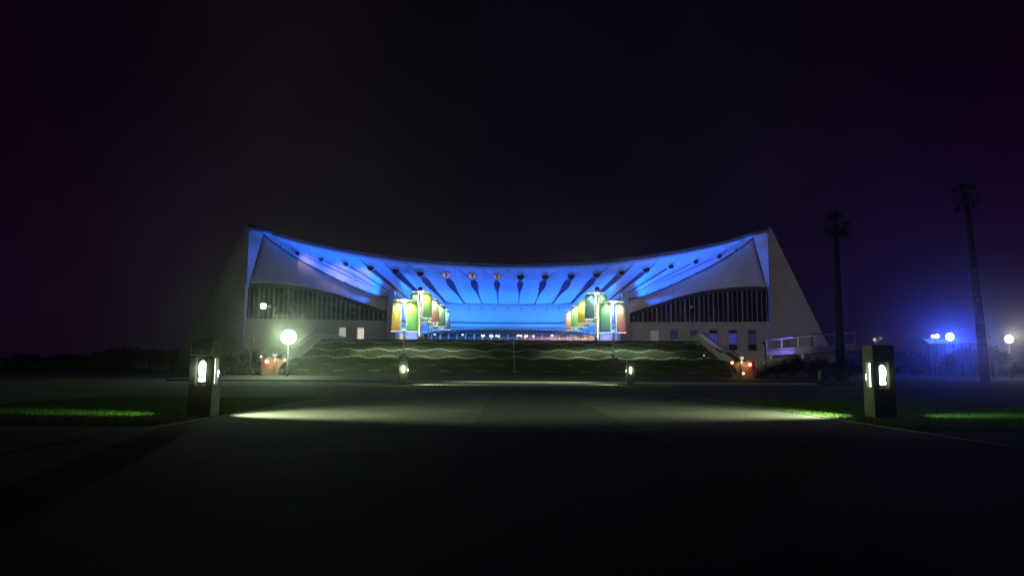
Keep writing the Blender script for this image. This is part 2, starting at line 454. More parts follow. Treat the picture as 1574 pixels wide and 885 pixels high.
# toothed edge under the roof sheet
def strip_curve(name, zoff, h, y0, y1, m, teeth=False):
    bm = B()
    us = np.linspace(-UT, UT, 161)
    for a, b in zip(us, us[1:]):
        vs = []
        for u in (a, b):
            for y in (y0, y1):
                for dz in (0, h): vs.append(bm.verts.new((BX + u, y, zt(u) + zoff + dz)))
        for f in ((0, 1, 5, 4), (2, 6, 7, 3), (0, 4, 6, 2), (1, 3, 7, 5)): bm.faces.new([vs[i] for i in f])
    bmesh.ops.remove_doubles(bm, verts=bm.verts[:], dist=1e-4)
    return rel(obj(name, bm, m, arena))
strip_curve('roof_fascia', -0.45, 0.34, YF - .35, YF + .3, M['roof'])
def crenel(name, n, f_top, f_hi, f_lo, y_of, dep, m, u0, u1):
    bm = B(); prev = None
    for k in range(n):
        ua, ub = u0 + (u1 - u0) * k / n, u0 + (u1 - u0) * (k + 1) / n
        lo = f_lo if k % 2 else f_hi
        cols = []
        for u in (ua, ub):
            y = y_of(u)
            cols.append([bm.verts.new((BX + u, y, f_top(u))), bm.verts.new((BX + u, y, lo(u))), bm.verts.new((BX + u, y + dep, lo(u))), bm.verts.new((BX + u, y + dep, f_top(u)))])
        a, b = cols
        for q in range(4): bm.faces.new((a[q], a[(q + 1) % 4], b[(q + 1) % 4], b[q]))
        bm.faces.new(a[::-1]); bm.faces.new(b)
    bmesh.ops.remove_doubles(bm, verts=bm.verts[:], dist=1e-4)
    return rel(obj(name, bm, m, arena))
crenel('roof_edge', 380, lambda u: zt(u) - .44, lambda u: zt(u) - .55, lambda u: zt(u) - .80, lambda u: YF - .3, .5, M['concrete'], -UT + .3, UT - .3)

NB = 9
UA = [0.0] + [RP(x, 400, YF).x for x in (821, 859.5, 897.5, 936, 976, 1014, 1051.5, 1089, 1126)]
sB = [(797, 467.5), (822, 467.5), (849, 467), (878, 466.3), (906, 465), (934, 462.5), (948, 460.5), (956, 459.6), (961, 459.2)]
yB = [187.5, 187.5, 187.2, 186.8, 186, 184.8, 183.8, 183.0, 182.6]
SB = [RP(p[0], p[1], y) for p, y in zip(sB, yB)]
HB = [(800, 424), (838, 424), (878, 423), (917, 421), (955, 417.5), (993, 413), (1031, 408), (1069, 401), (1105, 392.5)]
VY = 178.4
TIPV = [RP(x + (0, -1, -2, -3, -3, -4, -6, -7, -8)[i], y + (7, 7, 7, 7, 6, 6, 5, 5, 5)[i], VY) for i, (x, y) in enumerate(HB)]
# wing curves
TBp = [(1158, 365.5), (1140, 380), (1114, 397), (1086, 413), (1057, 427), (1034, 438), (1011, 447.5), (990, 455), (966, 460.5)]
LBp = [(1179, 441), (1152, 440), (1126, 441.5), (1103, 444), (1080, 447.5), (1048, 455), (1016, 465), (991, 473), (962, 483)]
def yw(px): return 176.0 + (1180 - px) / 216 * 6.0
def resample(ptsp, n, yfun, dy=0):
    P_ = np.array([RP(px, py, yfun(px) + dy) for px, py in ptsp])
    d = np.r_[0, np.cumsum(np.linalg.norm(np.diff(P_, axis=0), axis=1))]; t = np.linspace(0, d[-1], n)
    return [Vector([float(np.interp(v, d, P_[:, k])) for k in range(3)]) for v in t]
NW = 33
TB = resample(TBp, NW, yw)
LB = resample(LBp, NW, yw, .5)

def lerp(a, b, t): return a + (b - a) * t
HWP = [(5.4, .7), (5.6, .9), (5.6, 1.3), (4.8, 1.8), (4.6, 1.8), (3.2, 1.2), (1.5, .7), (.9, .4), (.6, .2)]   # slot half width px at belly / bottom
px2m = 180 / F
def slot_center(i, s):
    a, b = TIPV[i], SB[i]
    p = lerp(a, b, s)
    return p
def slot_half(i, s):
    w, b = HWP[i]
    if i < 4:
        k = math.exp(-((s - .16) / (.24 + .05 * i)) ** 2) if s > .16 else math.exp(-((s - .16) / .15) ** 2)
        return (b * 1.2 + (w - b * 1.2) * k) * px2m * (1 - .15 * s)
    return lerp(w, max(b, w * .35), s) * px2m
NS = 14
def edge_pt(i, s, side):                # side +1 = the slot's outer edge, -1 its inner edge
    p = slot_center(i, s)
    d = (SB[i] - TIPV[i]); n = Vector((-d.z, 0, d.x)); n.y = 0; n.normalize()
    if n.x < 0: n = -n
    return p + n * slot_half(i, s) * side
def apex(j): u = UA[j]; return Vector((u, YF + .5, zt(u) - 1.05))
def top_pt(u): return Vector((u, YF + .3, zt(u) - .44))
SIDES = (1, -1)
for s_ in SIDES:
    for j in range(0, NB + 1):          # folded ribs; rib 0 sits on the axis and is built once
        if j == 0 and s_ < 0: continue
        rows = []
        A = apex(j)
        for k in range(NS + 1):
            s = k / NS
            if j == 0:
                Lp = edge_pt(0, s, -1); Rp = Lp.copy(); Lp = Vector((-Rp.x, Rp.y, Rp.z))
            else:
                Lp = edge_pt(j - 1, s, 1)
                if j < NB: Rp = edge_pt(j, s, -1)
                else: Rp = TB[int(round((NW - 1) * (0.02 + .98 * s)))].copy()
            row = []
            for q in range(9):
                t = q / 8; p = lerp(Lp, Rp, t)
                if j > 0 and j < NB or j == 0: p.y -= (1.3 if j < 5 else .6) * (1 - abs(2 * t - 1)) * (1 - s) ** 1.2
                row.append(mir(p, s_))
            rows.append(row)
        # cap toward the apex
        cap = []
        for k in range(4):
            t0 = k / 4
            cap.append([lerp(mir(A, s_), p, max(t0, .02)) for p in rows[0]])
        o = rel(slab('canopy_rib', cap + rows, (0, .9, .35), M['canopy'], arena, smooth=False))
    for i in range(NB):                 # upper facets between the ribs, with the round opening
        A0, A1, V = apex(i), apex(i + 1), TIPV[i]
        n = 6
        rows = []
        for k in range(n + 1):
            t = k / n
            rows.append([mir(lerp(lerp(A0, V, t), lerp(A1, V, t), q / 6) if k else lerp(A0, A1, q / 6), s_) for q in range(7)])
        tr = [mir(top_pt(lerp(UA[i], UA[i + 1], q / 6)), s_) for q in range(7)]
        fc = rel(slab('canopy_facet', [tr] + rows[:-1] + [[lerp(a, mir(V, s_), .96) for a in rows[-1]]], (0, .6, .3), M['canopy'], arena, smooth=False))
        # dark infill of the slot running down between two ribs
        rws = []
        for k in range(NS + 1):
            s = k / NS
            rws.append([mir(edge_pt(i, s, sd * 1.04) + Vector((0, .35, .12)), s_) for sd in (-1, 0, 1)])
        rel(slab('slot_infill', rws, (0, .3, .1), M['slot_dark'], arena, smooth=False))
# last outer piece of roof underside, and inner faces by the tips
for s_ in SIDES:
    A9 = apex(NB)
    us = np.linspace(UA[NB], UT - .05, 8)
    top = [mir(Vector((u, YF + .3, zt(u) - .44)), s_) for u in us]
    tbx = TB[0]
    low = [mir(lerp(A9, tbx, t), s_) for t in np.linspace(0, 1, 5)] + [mir(lerp(tbx, Vector((UT - .1, YF + .6, zt(UT) - 1.8)), t), s_) for t in (.33, .66, 1)]
    rel(slab('canopy_facet', [top, low], (0, .5, .3), M['canopy'], arena, smooth=False))
    # rib 9 outer face between apex and wing tip
    rel(slab('canopy_facet', [[mir(lerp(A9, tbx, t), s_) for t in np.linspace(0, 1, 5)],
                              [mir(lerp(edge_pt(NB - 1, 0, 1), TB[1], t), s_) for t in np.linspace(0, 1, 5)]], (0, .5, .3), M['canopy'], arena, smooth=False))
    # inner cheek: from the tip's front edge back to the wing panel
    zb = LB[0].z
    fr = [mir(Vector((UT - .02, YF + .1, z)), s_) for z in np.linspace(zt(UT) - 1.2, zb, 9)]
    bk = [mir(lerp(TB[0], LB[0], t) + Vector((0, 0, 0)), s_) for t in np.linspace(0, 1, 9)]
    rel(slab('end_wall', [fr, bk], (.25 * s_, .3, 0), M['canopy'], arena, smooth=False))
    # dark lip along the wing panel top, projecting to block floodlight spill
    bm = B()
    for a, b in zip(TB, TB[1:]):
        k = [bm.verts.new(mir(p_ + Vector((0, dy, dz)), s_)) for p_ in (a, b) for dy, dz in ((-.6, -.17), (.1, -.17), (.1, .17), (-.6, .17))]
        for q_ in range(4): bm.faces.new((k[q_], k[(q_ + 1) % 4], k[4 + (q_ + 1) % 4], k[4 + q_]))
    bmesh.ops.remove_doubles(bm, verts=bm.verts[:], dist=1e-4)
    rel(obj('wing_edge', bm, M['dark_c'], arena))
    # hanging wing panel
    rows = []
    for k in range(9):
        t = k / 8
        rows.append([mir(lerp(a, b, t) + Vector((0, .9 * math.sin(math.pi * t), 0)), s_) for a, b in zip(TB, LB)])
    rel(slab('wing_panel', rows, (0, .5, 0), M['concrete'], arena))
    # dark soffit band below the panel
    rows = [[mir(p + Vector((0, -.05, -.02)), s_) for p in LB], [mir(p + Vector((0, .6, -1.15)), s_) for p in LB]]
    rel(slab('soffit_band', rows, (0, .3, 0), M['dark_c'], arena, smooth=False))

# round openings: ring, dark back, small fitting
for s_ in SIDES:
    for i, (hx, hy) in enumerate(HB):
        A0, A1, V = apex(i), apex(i + 1), TIPV[i]
        p = RP(hx, hy, 178.0)
        # put it just proud of the facet plane
        nrm = (A1 - A0).cross(V - A0).normalized()
        if nrm.y > 0: nrm = -nrm
        d0 = CAM.copy(); d0.x -= BX
        dirv = (p - d0).normalized()
        t = (A0 - d0).dot(nrm) / dirv.dot(nrm)
        c = d0 + dirv * t
        c = mir(c, s_); nn = Vector((nrm.x * s_, nrm.y, nrm.z))
        rr = .84 if i < 6 else .66
        nn = Vector((0.10 * s_ * -1 * (i / 8), -1, -.30)).normalized(); c = c + nn * .75
        u1 = nn.orthogonal().normalized(); u2 = nn.cross(u1)
        bm = B()
        n = 28
        prof = [(rr, -1.6), (rr + .12, -1.6), (rr + .12, .1), (rr, .1)]
        rings = [[bm.verts.new(c + (u1 * math.cos(2 * math.pi * k / n) + u2 * math.sin(2 * math.pi * k / n)) * r_ + nn * h_) for k in range(n)] for r_, h_ in prof]
        for a in range(4):
            ra, rb = rings[a], rings[(a + 1) % 4]
            for k in range(n): bm.faces.new((ra[k], ra[(k + 1) % n], rb[(k + 1) % n], rb[k]))
        ring = rel(obj('round_opening', bm, M['canopy'], arena))
        warm = s_ < 0 and i in (0, 1, 2)
        bm = tube(B(), c - nn * .75, c - nn * .65, rr - .002, n=28)
        pane = obj('pane', bm, emat('warm_opening_glow', (.80, .46, .62), (.42, .55, .62)[i]) if warm else M['glass'], ring); pane.matrix_parent_inverse = Matrix.Identity(4)
        bm = tube(B(), c - nn * .15 + Vector((.1, 0, .35)), c - nn * .02 + Vector((.1, 0, -.4)), .16, .22, n=10)
        ft = obj('lamp_fitting', bm, M['blackm'], ring); ft.matrix_parent_inverse = Matrix.Identity(4)

# light coloured swept panels on the left underside (two lit from inside the hall)
# centre band, ledges, dentils
def bandY(u): return 190.0 - 6 * (abs(u) / 29.0) ** 2
us = np.linspace(-29.6, 29.6, 61)
def zcurve(yp, u):                       # a level line seen at photo row yp on the axis
    p = At(782, yp, 191.5); return p.z
ztop_u = np.array([0] + [p.x for p in SB]); ztop_z = np.array([RP(782, 467.5, 190).z] + [p.z for p in SB])
def ztopc(u): return float(np.interp(abs(u), ztop_u, ztop_z)) + .15
zb1, zb2, zb3, zb4 = zcurve(496.5, 0), zcurve(498.0, 0), zcurve(503.5, 0), zcurve(514.0, 0)
rows = []
for k in range(9):
    t = k / 8
    rows.append([Vector((BX + u, bandY(u) - .9 * math.sin(math.pi * t) * .8 - 1.2 * (1 - t), lerp(ztopc(u), zb1, t))) for u in us])
rel(slab('fascia_band', rows, (0, .5, 0), M['canopy'], arena))
def ledge(name, za, zb, dy, m, dep=.8):
    rel(slab(name, [[Vector((BX + u, bandY(u) + dy, za)) for u in us], [Vector((BX + u, bandY(u) + dy, zb)) for u in us]], (0, dep, 0), m, arena, smooth=False))
ledge('ledge', zb1 - .01, zb2, -.15, M['roof'])
ledge('ledge', zb2 - .01, zb3, -.65, M['canopy'])
ledge('ledge', zb3 - .01, zb3 - .22, .1, M['roof'])
ledge('soffit', zb3 - .23, zb4, .5, M['canopy'])
crenel('soffit_frieze', 112, lambda u: (zb3 + zb4) / 2 + .3, lambda u: (zb3 + zb4) / 2 + .15, lambda u: (zb3 + zb4) / 2 - .25, lambda u: bandY(u) + .30, .195, mat('frieze_paint', (.30, .30, .34), .8, .1, 2), -22.4, 22.4)
for px in (722, 741, 760, 781, 801, 821, 840, 858):      # small square vents high on the band
    p = At(px, 475.5, 190)
    u = p.x - BX
    bm = bbox(p.x - .28, p.x + .28, bandY(u) - 1.72, bandY(u) - 1.4, p.z - .28, p.z + .28, bev=.04)
    rel(obj('vent', bm, mat('vent_paint', (.42, .42, .44), .7, .1, 2), arena))

# recessed ground floor: columns, glazing, back wall, ceiling
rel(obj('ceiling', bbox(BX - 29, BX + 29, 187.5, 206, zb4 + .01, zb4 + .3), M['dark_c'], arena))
rel(obj('back_wall', bbox(BX - 29, BX + 29, 205, 205.4, ZP, zb4), M['interior'], arena))
gz = empty('entrance_glazing', (0, 0, 0)); gz.parent = arena; rel(gz); gz.matrix_parent_inverse = Matrix.Translation(-Vector(arena.location))
for k in range(25):
    u = -26.4 + k * 2.2
    o = obj('column', bbox(BX + u - .14, BX + u + .14, 193.0, 193.3, ZP, zb4 + .01), M['white'], arena); rel(o)
bm = B()
for k in range(28): box(bm, BX - 27 + k * 2.0 - .05, BX - 27 + k * 2.0 + .05, 197, 197.12, ZP, zb4 - .01)
box(bm, BX - 27, BX + 27, 197.01, 197.11, ZP + 2.4, ZP + 2.5)
o = obj('door_frame', bm, M['mullion'], gz)
# hall lamps seen below the soffit
for px, py, c_ in ((668, 513.5, 'e_blue'), (711, 514.3, 'e_blue'), (741, 515.6, 'e_cool'), (744, 515.8, 'e_cool'), (753.5, 516, 'e_cool'), (757, 516.3, 'e_cool'), (763, 515.8, 'e_cool'), (766, 516.6, 'e_cool'),
                   (797, 515.4, 'e_cool'), (801, 516, 'e_cool'), (807, 516.5, 'e_cool'), (810, 516.2, 'e_cool'), (820, 516.6, 'e_cool'), (849, 515.0, 'e_blue')):
    p = At(px, py, 192.5)
    o = obj('ceiling_lamp', tube(B(), p + Vector((0, 0, -.14)), p + Vector((0, 0, .14)), .2, .14, n=12), M[c_], arena); rel(o)
for u, e_, c_ in ((12.5, 220, (1, .55, .42)), (17.5, 320, (1, .6, .42)), (22.5, 320, (1, .62, .42)), (6, 50, (1, .45, .5)), (27, 200, (1, .6, .6))):
    rel(point('hall_light', (BX + u, 201, ZP + 3.2), c_, e_ * 2, arena, .3))

# wings: glass wall with mullions, ground floor wall with openings, piers, buttresses
for s_ in SIDES:
    X0, X1 = RP(964, 490, 181).x, UT + .2
    zg = RP(1075, 495.5, 181).z
    def yg(u): return 176.55 + (UT - u) / (UT - X0) * 5.4
    def sbox(bm, u0, u1, dy0, dy1, z0, z1):        # box whose front follows the slanted facade
        pts_ = [(BX + s_ * u, yg(u) + d, z) for u in (u0, u1) for d in (dy0, dy1) for z in (z0, z1)]
        v = [bm.verts.new(p) for p in pts_]
        for f in ((0, 1, 3, 2), (4, 6, 7, 5), (0, 4, 5, 1), (2, 3, 7, 6), (0, 2, 6, 4), (1, 5, 7, 3)): bm.faces.new([v[i] for i in f])
        return bm
    gl = obj('glass_wall', B(), M['glass'], arena)
    bm = B()
    us_ = np.linspace(X0, X1, 34)
    LBu = np.array([p.x for p in LB][::-1]); LBz = np.array([p.z for p in LB][::-1])
    def zl(u): return float(np.interp(u, LBu, LBz)) - .9
    for a, b in zip(us_, us_[1:]):
        pp = [(a, zg), (b, zg), (b, max(zl(b), zg + .05)), (a, max(zl(a), zg + .05))]
        q1 = [bm.verts.new((BX + s_ * v[0], yg(v[0]) + .3, v[1])) for v in pp]; q2 = [bm.verts.new((BX + s_ * v[0], yg(v[0]) + .5, v[1])) for v in pp]
        bm.faces.new(q1); bm.faces.new(q2[::-1])
        for i_ in range(4): bm.faces.new((q1[i_], q2[i_], q2[(i_ + 1) % 4], q1[(i_ + 1) % 4]))
    bmesh.ops.recalc_face_normals(bm, faces=bm.faces[:]); bm.to_mesh(gl.data); bm.free(); rel(gl)
    nm = 30
    for k in range(nm):
        u = X0 + .6 + k * (X1 - X0 - 1) / (nm - 1)
        h = zl(u)
        if h < zg + .3: continue
        wdt = .07 if k % 3 else .15
        m_ = obj('mullion', sbox(B(), u - wdt, u + wdt, .0, .28, zg, h), M['mullion'], gl); m_.matrix_parent_inverse = Matrix.Identity(4)
    # ground floor wall with real openings
    ops = [(999.5, 1013.5), (1029, 1042), (1058, 1070.5), (1086, 1098.5), (1114, 1127), (1142, 1154.5)] if s_ > 0 else [(1002, 1013), (1029, 1040)]
    zo = RP(1075, 506.5, 181).z
    ed = [X0]
    for a, b in ops: ed += [RP(a, 520, 181).x, RP(b, 520, 181).x]
    ed += [X1]
    bm = B()
    for k in range(0, len(ed) - 1, 2):
        sbox(bm, ed[k], ed[k + 1], -.1, .6, ZP - 4, zo)
    sbox(bm, X0, X1, -.1, .6, zo, zg)
    if s_ < 0:
        for k in range(1, len(ed) - 1, 2):
            zs = RP(1000, 523.5, 181).z
            sbox(bm, ed[k], ed[k + 1], -.1, .6, ZP - 4, ZP + 1.1)
    rel(obj('wall', bm, M['wall'], arena))
    for k, (a, b) in enumerate(ops):
        xa, xb = ed[1 + 2 * k], ed[2 + 2 * k]
        if s_ > 0: mm = [M['e_windim'], M['e_winblue2'], M['e_winblue2'], M['e_winblue'], M['e_winblue'], M['e_winblue2']][k]
        else: mm = [M['e_win'], M['e_winmid']][k]
        z0 = ZP if s_ > 0 else ZP + 1.1
        bm = B(); fw = .09; top = .27 if s_ > 0 else .09
        sbox(bm, xa, xa + fw, .12, .3, z0, zo); sbox(bm, xb - fw, xb, .12, .3, z0, zo)
        sbox(bm, xa + fw, xb - fw, .12, .3, zo - top, zo); zr = z0 + (1.6 if s_ > 0 else 0)
        sbox(bm, xa + fw, xb - fw, .12, .3, zr, zr + fw)
        w_ = rel(obj('window', bm, M['mullion'], arena))
        pn = obj('pane', sbox(B(), xa + fw, xb - fw, .4, .45, z0 if s_ < 0 else zr, zo - (1.0 if s_ > 0 and k > 2 else .1)), mm, w_); pn.matrix_parent_inverse = Matrix.Identity(4)
        if s_ > 0:
            pn = obj('lower_pane', sbox(B(), xa + fw, xb - fw, .32, .36, z0, z0 + 1.55), M['glass'], w_); pn.matrix_parent_inverse = Matrix.Identity(4)
    # big triangular pier
    pT = RP(1181.5, 352, YF); pB = RP(1264, 514, YF)
    slope = (pB.x - pT.x) / (pT.z - pB.z)
    z_bot = 1.0
    prof = [(pT.x, pT.z + .4), (pT.x + .5, pT.z + .3), (pB.x + slope * (pB.z - z_bot), z_bot), (pT.x, z_bot)]
    bm = prism(B(), [(BX + s_ * p[0], p[1]) for p in prof], YF, YF + 70)
    rel(obj('pier', bm, M['pier'], arena))
    # panel joints of the pier, thin dark strips standing 3 mm proud
    bm = B()
    for yy in (373, 409, 453.5, 498):
        z = RP(1185, yy, YF).z
        box(bm, *sorted((BX + s_ * (pT.x + .05), BX + s_ * (pT.x + .45 + slope * (pT.z - z)))), YF - .02, YF + .05, z - .05, z + .05)
    rel(obj('panel_joint', bm, mat('joint_dark', (.16, .155, .16), .9, .1, 1), arena))
    # front edge column of the wing
    # buttress where the canopy comes down
    q = [RP(x, y, 179) for x, y in ((954, 524), (954, 472), (957.5, 448), (961, 445.5), (965, 448), (966.5, 470), (968, 472), (968, 524))]
    bm = prism(B(), [(BX + s_ * p.x, max(p.z, ZP)) for p in q], 179.0, 186.0)
    bt = rel(obj('buttress', bm, M['dark_c'] if False else M['pier'], arena))

for px, py, tx, ty, w_ in ((566, 420, 556, 426, 800), (529, 412, 520, 420, 800), (460, 397, 474, 404, 420)):
    a_ = At(px, py, 174.6); b_ = At(tx, ty + 1, 179.5)
    rel(spot('opening_light', a_, b_, (1, .72, .58), w_, 74, 1.0, arena, .5))
# lights seen through the glass walls and lobby walls beside the buttresses
for a_, b_, t_, m__ in ((401, 408.5, (466.5, 474), 'e_cool'), (411, 416.5, (469.5, 472), 'e_winmid')):
    pa, pb = At(a_, t_[0], 177.0), At(b_, t_[1], 177.0)
    rel(obj('interior_lamp', bbox(pa.x, pb.x, 176.95, 177.05, pb.z, pa.z), M[m__], arena))
pa = At(1063, 471.5, 178.6)
rel(obj('interior_lamp', ball(B(), pa, .16), M['e_winmid'], arena))
for xa, xb in ((611, 643), (921, 955)):
    pa, pb = At(xa, 511, 188), At(xb, 511, 188)
    rel(obj('lobby_wall', bbox(pa.x, pb.x, 188.2, 188.6, ZP, zb4 + .005), M['concrete'], arena))
pa, pb = At(613.5, 512.5, 188), At(621, 524, 188)
rel(obj('lit_doorway', bbox(pa.x, pb.x, 188.1, 188.17, pb.z - .5, pa.z), M['e_win'], arena))
rel(point('lobby_light', (At(632, 515, 186).x, 186, 9), (1, .95, .8), 120, arena, .3))
rel(point('lobby_light', (At(935, 515, 186).x, 186, 9), (1, .55, .8), 120, arena, .3))

# floodlights: fittings with spot lamps, wash lamps added; all on the arena
def flood(p, tgt, watts, angle, blend=.6, fit=True, col=BLUE, rad=.3):
    p = Vector(p); tgt = Vector(tgt)
    d = (tgt - p).normalized()
    if fit:
        bm = tube(B(), p - d * .55, p - d * .1, .22, .34, n=16)
        h = obj('floodlight', bm, M['blackm'], arena); rel(h)
        l_ = obj('lens', tube(B(), p - d * .09, p - d * .06, .32, n=16), M['e_blue'], h); l_.matrix_parent_inverse = Matrix.Identity(4)
        rel(spot('flood_light', p, tgt, col, watts, angle, blend, arena, rad))
    else:
        rel(spot('flood_light', p, tgt, col, watts, angle, blend, arena, rad))
for s_ in SIDES:
    u0 = SB[8].x
    b1 = Vector((BX + s_ * (u0 + .2), 179.6, 19.0))
    flood(b1, (BX + s_ * (u0 + 20), 177.5, 25.5), 12000 * P_BLUE, 100)
    for ti in (29, 26, 23, 20, 17, 14, 11, 8, 5, 2):  # added lamps on arms, brighten the wing underside
        q_ = TB[ti] + Vector((0, 0, .35)); q_.y = 173.9
        gap = zt(q_.x) - q_.z
        d_ = Vector((.15 * s_, .42, 1)).normalized(); pp_ = mir(q_, s_)
        f_ = rel(obj('added_wash_fitting', tube(B(), pp_ - d_ * .3, pp_ - d_ * .06, .10, .14, n=10), M['blackm'], arena))
        a_ = obj('arm', tube(B(), pp_ - d_ * .28, mir(TB[ti] + Vector((0, -.5, 0)), s_), .03, n=6), M['blackm'], f_)
        rel(spot('added_wash_lamp', pp_, pp_ + d_, BLUE, 46 * max(gap * .75, 2.2) ** 2 * P_BLUE, 150, .5, arena, .3))
    q_ = TB[5] + Vector((0, -.75, .8)); pp_ = mir(q_, s_)  # one more added lamp, lights the end wall by the tip
    rel(obj('added_wash_fitting', bbox(pp_.x - .2, pp_.x + .2, pp_.y - .1, pp_.y + .4, pp_.z - .5, pp_.z - .3), M['blackm'], arena))
    rel(spot('added_wash_lamp', pp_, mir(Vector((UT, 176, 25)), s_), BLUE, 1500, 80, .6, arena, .2))
    flood(b1 + Vector((-s_ * 1.6, 0, .2)), (BX + s_ * (u0 - 14), 182, 22.5), 3500 * P_BLUE, 120)
    for u, e_ in ((5, 1.0), (14, 1.0), (22.5, 1.0)):
        flood((BX + s_ * u, 173, ZP + .6), (BX + s_ * u * .93, 180, 22.5), 10500 * e_ * P_BLUE, 80)
        flood((BX + s_ * (u + 2), 176, ZP + .6), (BX + s_ * u * .95, 189, 15.5), 10000 * e_ * P_BLUE, 80, col=BANDBLUE)
    flood((BX + s_ * 9, 184, ZP + .6), (BX + s_ * 9, 190, 14), 1500 * P_BLUE, 140)
    flood((BX + s_ * 20, 182, ZP + .6), (BX + s_ * 19, 189, 14), 1500 * P_BLUE, 140)

# ================================================================== TALL COLUMNS ON THE PLAZA
for px0, px1, side in ((643, 649.5, 'left'), (914.5, 921.5, 'right')):
    a = At(px0, 441, 124); b = At(px1, 441, 124)
    c = empty('column_mast', ((a.x + b.x) / 2, 124, ZP), 0, 'tall dark round column behind the second banner lamp on the %s' % side, 'column')
    r_ = (b.x - a.x) / 2
    obj('shaft', lathe(B(), [(r_ * 1.35, 0), (r_ * 1.35, .4), (r_, .45), (r_ * .96, a.z - ZP - .5)], 24), M['steel'], c, True)
    obj('cap', lathe(B(), [(r_ * 1.1, a.z - ZP - .499), (r_ * 1.1, a.z - ZP - .1), (r_ * .5, a.z - ZP)], 24), M['blackm'], c)
    dx = .55 if side == 'left' else -.55
    hd = obj('floodlight', tube(B(), (-dx * .5, -.1, a.z - ZP - 1.6), (-dx * 1.2, -.3, a.z - ZP - 1.4), .13, .2, n=12), M['blackm'], c)

# ================================================================== BANNER LAMPS
def banner_lamp(px, hub_py, Y, zb, cL, cR, label, energy=1900):
    p = At(px, hub_py, Y)
    energy *= 1.75
    cL, cR = [tuple(tuple(.80 * v + .16 for v in c) for c in cc) for cc in (cL, cR)]
    root = empty('banner_lamp', (p.x, Y, zb), 0, label, 'banner lamp', 'banner lamps lining the stairs and plaza')
    h = 3.75
    obj('base', lathe(B(), [(.62, 0), (.62, .28), (.30, .34), (.24, .7), (.14, .78)], 20), M['blackm'], root)
    obj('pole', lathe(B(), [(.11, .6), (.10, h - .1), (.06, h + .3), (.05, h + 4.0)], 16), M['steel'], root, True)
    bm = B()
    lathe(bm, [(.20, h - .2), (.26, h - .1), (.26, h + .1), (.18, h + .2)], 16)
    for a in range(6):
        an = math.pi * a / 3 + .3
        tube(bm, (.2 * math.cos(an), .2 * math.sin(an), h), (.62 * math.cos(an), .62 * math.sin(an), h + .12), .045, n=8)
    obj('hub', bm, M['white'], root)
    # two curved cloth panels either side of the pole
    rad, z0, z1 = 1.72, h - .05, h + 4.1
    for sgn, (c0, c1) in ((-1, cL), (1, cR)):
        ns, nz = 12, 14
        vs, fs = [], []
        for j in range(nz + 1):
            for i in range(ns + 1):
                # plan: arc bowing away from the pole, seen almost face on
                t = i / ns
                xx = .42 + 1.32 * t
                yy = -.55 + .95 * t * t
                xx *= (1 + .05 * (1 - j / nz))
                zz_ = z0 + (z1 - z0) * j / nz - (.18 * t * (j / nz) ** 3)
                vs.append((sgn * xx, yy, zz_))
        for j in range(nz):
            for i in range(ns):
                a = j * (ns + 1) + i; fs.append((a, a + 1, a + ns + 2, a + ns + 1))
        pn = raw('banner_panel', vs, fs, banner_mat('banner_cloth', c0, c1), root, True)
        so = pn.modifiers.new('thick', 'SOLIDIFY'); so.thickness = .012
        bm = B()
        for i in range(ns):
            tube(bm, vs[i], vs[i + 1], .06, n=8)
        obj('hem_bar', bm, M['e_strip'], pn)
        bm = tube(B(), Vector(vs[0]) + Vector((-sgn * .06, 0, 0)), Vector(vs[nz * (ns + 1)]) + Vector((-sgn * .06, 0, 0)), .05, n=8)
        obj('side_rail', bm, M['white'], pn)
    # top canopy disc with the lamp under it
    obj('top_disc', lathe(B(), [(.25, h + 4.42), (1.55, h + 4.25), (1.60, h + 4.20), (1.55, h + 4.18), (.2, h + 4.34)][::-1], 28), M['white'], root)
    obj('tube_lamp', lathe(B(), [(.30, h + 4.05), (.55, h + 4.09), (.55, h + 4.15), (.30, h + 4.17)], 20), M['e_white'], root)
    for sx in (-1, 1):
        spot('banner_light', (sx * 1.15, .85, h + 4.12), (sx * 1.1, .2, 0), BANC, energy * .62, 128, .5, root, .35)
        spot('banner_front_light', (sx * 1.08, -1.2, h + 4.12), (sx * 1.05, .3, 0), BANC, energy * .55, 118, .5, root, .35)
    point('banner_glow', (0, -.05, h + 3.95), (.9, .95, .95), energy * .12, root, .25)
    return root
Yl, Og = (.62, .62, .01), (.70, .36, .02)
banner_lamp(621, 510, LY + 1.1, LZ, (Og, (.50, .55, .01)), ((.28, .75, .30), (.55, .80, .02)), 'banner lamp with yellow and lime cloths on the landing, nearest on the left', 2400)
banner_lamp(646.5, 486, 121, ZP, ((.05, .22, .05), (.05, .20, .06)), ((.35, .65, .40), (.62, .75, .02)), 'banner lamp with dark green and yellow green cloths, second on the left', 1700)
banner_lamp(659, 495, 133, ZP, ((.4, .6, .4), (.6, .7, .6)), ((.65, .18, .25), (.45, .42, .36)), 'banner lamp with a pink cloth, third on the left', 3000)
banner_lamp(670, 502, 146, ZP, ((.3, .35, .3), (.5, .55, .5)), ((.05, .12, .03), (.14, .30, .18)), 'banner lamp with a dark green cloth, fourth on the left', 3000)
banner_lamp(678.5, 509, 158, ZP, ((.3, .4, .4), (.4, .5, .5)), ((.02, .12, .38), (.03, .30, .60)), 'banner lamp with a blue cloth, farthest on the left', 3000)
banner_lamp(942.5, 509, LY + 1.1, LZ, ((.04, .22, .30), (.10, .38, .12)), ((.62, .10, .20), (.20, .30, .16)), 'banner lamp with teal and pink cloths on the landing, nearest on the right', 2400)
banner_lamp(916.5, 488, 121, ZP, ((.03, .16, .30), (.03, .22, .26)), ((.08, .36, .10), (.12, .42, .15)), 'banner lamp with blue and green cloths, second on the right', 1700)
